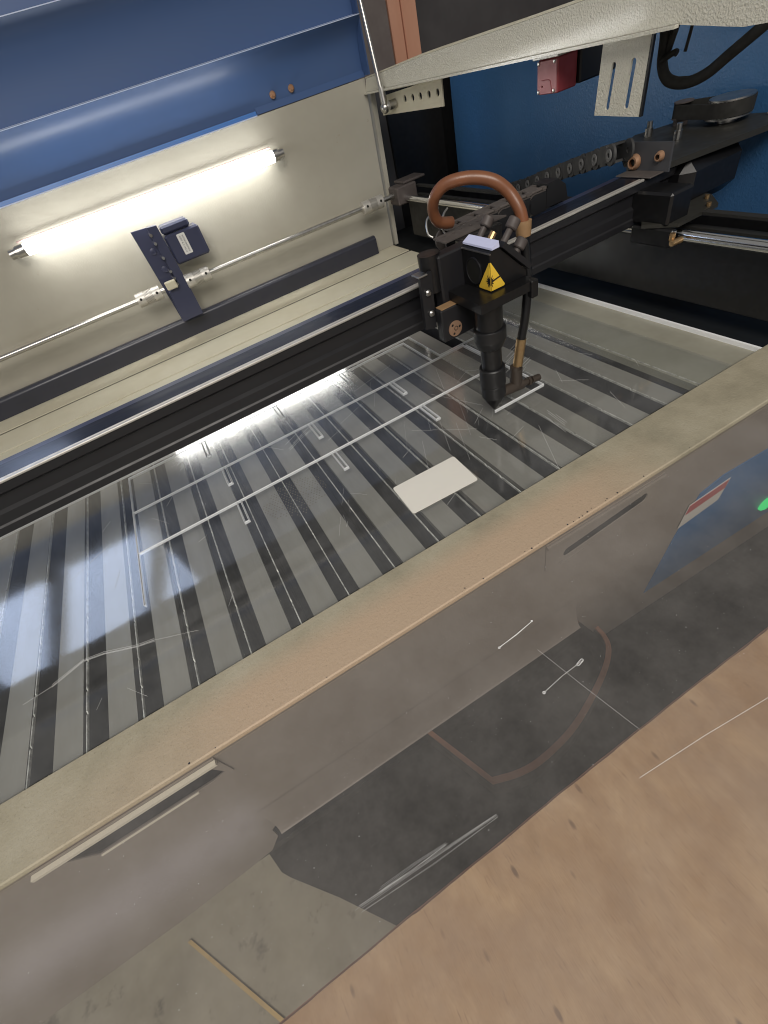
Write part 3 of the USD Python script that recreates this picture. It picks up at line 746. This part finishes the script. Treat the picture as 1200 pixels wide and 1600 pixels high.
part(lbk, 'disc_holes', cyl((.2703, .4372, .1205), (.2703, .4379, .1205), .0086, 24), 'sticker_black')
part(hd, 'base_plate', px_z(Polygon([(.2725, .3865), (.3455, .3865), (.3455, .452), (.2760, .452)]).buffer(-.001).buffer(.001), .148, .158), 'black_satin')
part(hd, 'plate_clip', bx(.3375, .3465, .384, .392, .140, .1585, .001), 'black_satin')
# mirror housing: wedge with the mirror mount on its slope
XB, YBk = .299, .4031
wedge = Polygon([(XB, .1582), (XB, .1955), (.3025, .1985), (.3105, .1985), (.3460, .1640), (.3460, .1582)])
hole = Point(.431, .1755).buffer(.0125, quad_segs=10)
part(hd, 'mirror_housing', px_y(wedge, YBk, .4515), 'black_satin')
part(hd, 'beam_port', px_x(Point(.431, .1755).buffer(.0135).difference(hole), XB - .0016, XB - .0001), 'black_anodised')
part(hd, 'beam_port_bore', px_x(hole, XB - .0008, XB - .0002), 'sticker_black')
part(hd, 'top_mirror', px_y(Polygon([(.3005, .1992), (.3100, .1994), (.3095, .2055), (.3005, .2010)]), .4005, .4505), 'lilac_glint')  # facet coloured lilac in place of the window it mirrors
part(hd, 'mirror_edge', bx(.2975, .2988, .4005, .4500, .1955, .1968), 'steel')
S0, S1 = np.array([.3120, .1985]), np.array([.3470, .1650])
nrm = np.array([.69, .72])
part(hd, 'mirror_mount', px_y(Polygon([S0, S0 + nrm * .0055, S1 + nrm * .0055, S1]), .3985, .4545), 'black_anodised')


def knob(s, y, Ls, name='thumb_screw'):
    p = S0 + (S1 - S0) * s + nrm * .0056
    a = np.array([p[0], y, p[1]]); n3 = np.array([nrm[0], 0, nrm[1]])
    k = part(hd, name, cyl(a, a + n3 * Ls, .0036, 14), 'dusty_black')
    pf = [(0, 0), (.0055, 0), (.0064, .0012), (.0064, .0095), (.0056, .0105), (.003, .0105), (.003, .008), (0, .008)]
    part(k, 'knurled_head', lathe(pf, n3, a + n3 * Ls, 18), 'dusty_black')


knob(.16, .450, .012)
knob(.20, .412, .015)
knob(.80, .420, .008)
b_ = S0 + (S1 - S0) * .15 + nrm * .0056
part(hd, 'brass_screw', cyl((b_[0], .431, b_[1]), (b_[0] + .006, .431, b_[1] + .0062), .0036, 10), 'brass')


# warning triangle folded round the front left edge of the housing
def fold(poly, off):
    ms = []
    l_ = poly.intersection(sbox(-1, -1, 0, 1)); r_ = poly.intersection(sbox(0, -1, 1, 1))
    if not l_.is_empty:
        m_ = _poly(l_, .0003); v = m_.vertices
        ms.append(trimesh.Trimesh(np.c_[XB - off - v[:, 2], YBk - v[:, 0], .1585 + v[:, 1]], m_.faces, process=False))
    if not r_.is_empty:
        m_ = _poly(r_, .0003); v = m_.vertices
        ms.append(trimesh.Trimesh(np.c_[XB + v[:, 0], YBk - off - v[:, 2], .1585 + v[:, 1]], m_.faces, process=False))
    m_ = cat(*ms); m_.fix_normals()
    return m_


tri = Polygon([(-.0215, .0010), (.0185, .0010), (0, .0305)]).buffer(-.0014).buffer(.0014)
stk = part(hd, 'warning_triangle', fold(tri, .0003), 'yellow_sticker', smooth=False)
star = []
for k in range(24):
    a = 2 * math.pi * k / 24
    r_ = (.0062 if k % 4 == 0 else .0050) if k % 2 == 0 else .0026
    star.append((-.0012 + r_ * math.cos(a), .0105 + r_ * math.sin(a) * 1.15))
burst = unary_union([Polygon(star), LineString([(0, .0105), (.0122, .0125)]).buffer(.0007, cap_style=2)]).intersection(tri)
part(stk, 'burst_symbol', fold(burst, .00075), 'sticker_black', smooth=False)
# nozzle stack
def nz(name, prof, look='black_satin'):
    return part(hd, name, lathe(prof, (0, 0, 1), (NX, NY, 0), 40), look)


nz('upper_tube', [(0, .116), (.0158, .116), (.0158, .1478), (0, .1478)])
nz('upper_collar', [(0, .0935), (.0135, .0935), (.0150, .0945), (.0182, .103), (.0188, .105), (.0188, .116), (.0180, .1175), (0, .1175)], 'black_plastic')
nz('middle_tube', [(0, .063), (.0124, .063), (.0124, .0945), (0, .0945)])
nz('lower_barrel', [(0, .0265), (.0148, .0265), (.0153, .028), (.0153, .0425), (.0150, .043), (.0158, .0435), (.0160, .066), (.0150, .0675), (0, .0675)], 'black_plastic')
nz('nozzle_tip', [(0, .006), (.0028, .006), (.0036, .0075), (.0110, .0190), (.0143, .0266), (0, .0266)])
# air fitting and tubes
part(hd, 'elbow_fitting', cat(cyl((.3335, .41, .0215), (.3355, .41, .0475), .0078, 16), cyl((.312, .41, .0245), (.343, .409, .0215), .0072, 16), cyl((.3335, .41, .0455), (.3338, .41, .0515), .0066, 16)), 'brown_fitting')
vl = part(hd, 'needle_valve', cat(cyl((.342, .409, .0218), (.356, .4085, .0200), .0040, 12), cyl((.352, .4087, .0205), (.3555, .4086, .0200), .0062, 6), cyl((.359, .4084, .0197), (.371, .408, .0182), .0045, 10)), 'brown_fitting')
at_ = thing('air_tube', 'thin glossy black air tube running down to the nozzle fitting', 'tube')
part(at_, 'tube_body', tube([(.3604, .424, .196), (.3613, .421, .170), (.3590, .416, .1448), (.3515, .411, .1124), (.3440, .410, .0836)], .0052, 12), 'black_satin')
part(at_, 'brass_braid', tube([(.3440, .410, .0837), (.3410, .410, .068), (.3375, .410, .0505)], .0062, 12), 'brass')
oh = thing('orange_hose', 'thick orange brown hose looped over the laser head', 'hose')
part(oh, 'hose_body', tube([(.3260, .508, .2060), (.3140, .507, .2095), (.3050, .505, .2155), (.2989, .50, .2290), (.299, .49, .2425), (.3085, .48, .2505), (.327, .465, .2505), (.344, .45, .2435), (.3558, .44, .2302), (.3605, .43, .2147), (.3615, .425, .200)], .0062, 16, 10), 'orange_hose')
part(oh, 'hose_cuff', cyl((.3617, .425, .204), (.3610, .4248, .1895), .0085, 16, .0078), 'hose_cuff')
# dusty tray plate behind the head that holds the hose end
hp = thing('chain_bracket', 'thin perforated steel tray plate between the chain and the laser head', 'bracket')
tp = Polygon([(.3000, .5100), (.375, .5150), (.385, .4820), (.2980, .4820)])
tp = tp.difference(unary_union([Point(.309 + .0125 * k, .5020 - .003 * (k % 2)).buffer(.0018) for k in range(6)]))
part(hp, 'tray_plate', px_z(tp, .1955, .197), 'dusty_tray')
part(hp, 'bent_strap', cat(tube([(.303, .5150, .1965), (.3000, .5200, .2010), (.3050, .528, .2120), (.3160, .531, .217)], .0012, 8), tube([(.318, .5120, .1965), (.317, .514, .2020), (.3240, .520, .2130), (.3330, .524, .217)], .0012, 8)), 'steel')
part(hp, 'tray_support', bx(.312, .37, .471, .484, .170, .1953, .001), 'black_satin')

# ================================================================== in front of the machine
pw = thing('plywood_board', 'light brown plywood board lying in front of the machine', 'plywood board')
edge = [(-.24, .0340), (-.20, .0345), (-.05, .0385), (.06, .0415), (.16, .0430), (.30, .0440), (.6, .046), (.9, .047)]
xe, ye = np.array(edge).T
edge2 = [(x, float(np.interp(x, xe, ye))) for x in np.linspace(-.24, .9, 380)]
edge2 = [(x, y + .0009 * (float(meshkit.fbm(np.array([[x * 40, 0, 0]]), 4)[0]) - .5)) for x, y in edge2]
edge = [(x, y - .0012 * max(0, float(meshkit.fbm(np.array([[x * 90, 3, 0]]), 3)[0]) - .5)) for x, y in edge2]
part(pw, 'face_veneer', px_z(Polygon(edge + [(.9, -.75), (-.24, -.75)]), -.0125, -.010), 'plywood')
part(pw, 'core_edge', px_z(Polygon([(x, y + .0013) for x, y in edge2] + [(.9, -.75), (-.24, -.75)]), -.0215, -.0125), 'brown_edge')
for x in (-.235, .80):
    part(pw, 'board_batten', bx(x, x + .05, -.72, .0, -.75, -.0216), 'plywood')
cs = thing('clear_sheet', 'dusty scratched clear acrylic sheet leaning from the plywood to the machine front', 'acrylic sheet')
part(cs, 'sheet_panel', px_z(sbox(-.95, -.70, .95, .2035), -.0075, -.0045), 'veiled_acrylic', smooth=False)
sg = []
def scr(p, q, w, n=1, j=.0):
    for _ in range(n):
        o = np.array([rng.uniform(-j, j), rng.uniform(-j, j)])
        sg.append(LineString([np.array(p) + o, (np.array(p) + q) / 2 + o + [rng.uniform(-.001, .001), rng.uniform(-.001, .001)], np.array(q) + o * .5]).buffer(w, cap_style=1))


scr((.0944, .1456), (.1331, .1489), .00030, 2, .0005); sg.append(Point(.0944, .1456).buffer(.0011).difference(Point(.0944, .1456).buffer(.0006))); sg.append(Point(.1325, .1492).buffer(.0009))
scr((.0991, .0972), (.1406, .100), .00014); sg.append(Point(.0991, .0972).buffer(.0012).difference(Point(.0991, .0972).buffer(.0006))); sg.append(LineString([(.1356, .0995), (.1406, .1005)]).buffer(.0012).difference(LineString([(.1356, .0995), (.1406, .1005)]).buffer(.0007)))
scr((-.0879, .0567), (.0175, .0525), .000025, 8, .0024); scr((-.07, .0585), (-.02, .0570), .000025, 6, .002)
scr((.1117, .0217), (.2201, .0126), .00012)
scr((.1188, .1265), (.1353, .0421), .00007)
for i in range(420):
    x, y = rng.uniform(-.45, .5), rng.uniform(.04, .20)
    sg.append(Point(x, y).buffer(rng.choice([.00009, .00011, .00014, .00024]), quad_segs=2))
part(cs, 'scratches', px_z(unary_union(sg), -.0042, -.0041), 'scratch_white', kind='stuff', smooth=False)
# blurred reflection with a curved brown edge, modelled as an open tray
wt = thing('curved_reflection', 'dark mirrored shape with a curved brown edge, built as an open tray', 'tray')
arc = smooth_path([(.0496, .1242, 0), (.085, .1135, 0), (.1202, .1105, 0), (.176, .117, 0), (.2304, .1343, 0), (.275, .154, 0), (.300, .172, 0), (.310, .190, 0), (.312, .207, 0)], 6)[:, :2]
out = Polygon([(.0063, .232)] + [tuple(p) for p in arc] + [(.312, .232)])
part(wt, 'brown_edge', px_z(out.difference(translate(out.buffer(-.0055), 0, .0022)), -.304, -.300), 'brown_edge')
part(wt, 'reflection_body', cat(px_z(out.buffer(-.001).difference(out.buffer(-.0080)), -.375, -.3045), px_z(out.buffer(-.001), -.378, -.3755)), 'dark_reflection')
